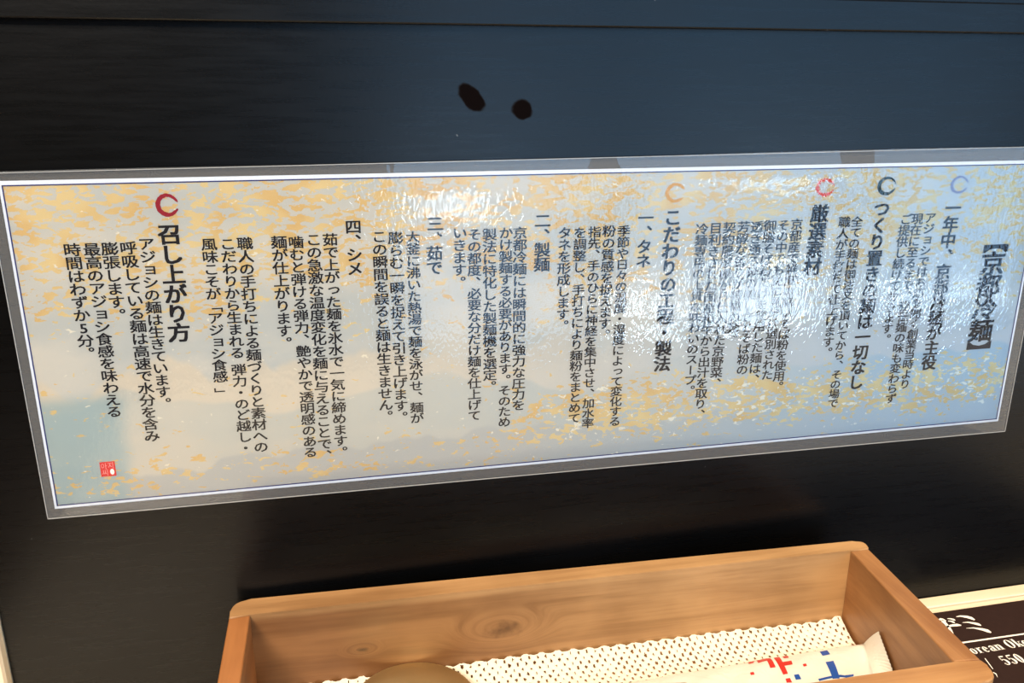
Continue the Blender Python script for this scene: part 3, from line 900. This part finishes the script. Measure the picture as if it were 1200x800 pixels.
def g_n(): return 0.54, [s_rect(0.06, 0.0, 0.06+ST, 0.60), s_rect(0.33, 0.0, 0.33+ST, 0.44), serif(0.13, 0.0), serif(0.40, 0.0), serif(0.08, 0.56, 0.18)] + s_ring(0.33, 0.43, 0.15, 0.18, ST*0.95, 0.06, 0, 150, 10)
def g_a(): return 0.50, [s_rect(0.27, 0.04, 0.27+ST, 0.46), s_rect(0.30, 0.0, 0.47, 0.05)] + s_ring(0.25, 0.43, 0.17, 0.18, ST*0.9, 0.05, 0, 175, 10) + s_ring(0.20, 0.17, 0.17, 0.18, ST*0.9, 0.05, 60, 350, 14)
def g_k(): return 0.54, [s_rect(0.06, 0.0, 0.06+ST, 0.95), serif(0.13, 0.0, 0.28), serif(0.08, 0.91, 0.18), [(0.20, 0.24), (0.42, 0.58), (0.46, 0.58), (0.22, 0.20)], [(0.24, 0.34), (0.37, 0.34), (0.53, 0.0), (0.37, 0.0)], serif(0.44, 0.0, 0.22), serif(0.43, 0.56, 0.2)]
def g_K(): return 0.70, [s_rect(0.08, 0.0, 0.08+ST*1.15, 0.95), serif(0.16, 0.0, 0.3), serif(0.16, 0.91, 0.3), [(0.24, 0.36), (0.54, 0.93), (0.58, 0.93), (0.26, 0.30)], [(0.30, 0.50), (0.45, 0.52), (0.68, 0.0), (0.50, 0.0)], serif(0.58, 0.0, 0.26), serif(0.56, 0.91, 0.24)]
def g_m(): 
    w1, p1 = g_n(); return 0.82, p1 + [s_rect(0.60, 0.0, 0.60+ST, 0.44), serif(0.67, 0.0)] + s_ring(0.60, 0.43, 0.15, 0.18, ST*0.95, 0.06, 0, 150, 10)
def g_i(): return 0.30, [s_rect(0.07, 0.0, 0.07+ST, 0.60), serif(0.14, 0.0), serif(0.09, 0.56, 0.18)] + s_ring(0.14, 0.80, 0.08, 0.08, 0.078, 0.078)
def g_y(): return 0.50, [[(0.04, 0.60), (0.20, 0.60), (0.32, 0.05), (0.22, 0.05)], [(0.40, 0.60), (0.45, 0.60), (0.20, -0.28), (0.10, -0.28)], serif(0.12, 0.56, 0.24), serif(0.42, 0.56, 0.18)]
def g_5(): return 0.56, [s_rect(0.08, 0.84, 0.44, 0.95), s_rect(0.08, 0.48, 0.125, 0.95)] + s_ring(0.22, 0.31, 0.25, 0.31, ST*1.15, TN, -150, 130, 20) + s_ring(0.08, 0.17, 0.07, 0.07, 0.068, 0.068)
def g_sl(): return 0.40, [[(0.0, -0.10), (0.06, -0.10), (0.34, 1.02), (0.28, 1.02)]]
GL = {'o': g_o, 'O': g_O, '0': g_0, 'e': g_e, 'r': g_r, 'n': g_n, 'a': g_a, 'k': g_k, 'K': g_K, 'm': g_m, 'i': g_i, 'y': g_y, '5': g_5, '/': g_sl}
def zc(a, b): return on_z((1050 + a/6.153, 670 + b/6.153), ZI)
def serif_line(txt, x0, base, size, wscale, name):
    """x0: world x of the first letter, base: world y of the baseline"""
    bm = bmesh.new(); x = x0
    for ch in txt:
        if ch == ' ': x += 0.34*size*wscale; continue
        w_, polys = GL[ch]()
        for poly in polys:
            try: bm.faces.new([bm.verts.new((x + a*size*wscale, base + b*size, ZI)) for a, b in poly])
            except ValueError: pass
        x += w_*size*wscale
    me = bpy.data.meshes.new(name); bm.to_mesh(me); bm.free()
    return link_mesh(name, me, M_white, menu), x
# fit: 'orean' starts at crop x 525, ends (n) at 760; 'Oko' ends at 923
p_o = zc(560, 592); p_n = zc(800, 563); capb = zc(820, 553); capt = zc(812, 487)
size = (capt.y - capb.y)/0.95
unit_w = (p_n.x - p_o.x)/ (0.50+0.42+0.47+0.50+0.54)
ws = unit_w/size
xk = p_o.x - 0.70*unit_w
serif_line('Korean Okonomiyaki', xk, p_o.y, size, ws, 'dish_name')
q0 = zc(796, 672); q1 = zc(955, 650); h1 = zc(760, 605)
size5 = (h1.y - q0.y)/0.95
ws5 = (q1.x - q0.x)/(3*0.56)/size5
serif_line('550', q0.x, q0.y, size5, ws5, 'price')
sl0 = zc(690, 694)
serif_line('/', sl0.x, zc(705, 690).y, size5, ws5, 'price')
flat([stroke([(662,728),(680,722),(697,726)], [3,3,2]), stroke([(664,745),(690,737),(700,740),(692,758),(672,768)], [3,3,4,4,1]),
      stroke([(700,722),(722,735),(732,758)], [2,3.5,1])], 'small_note', M_white, menu)
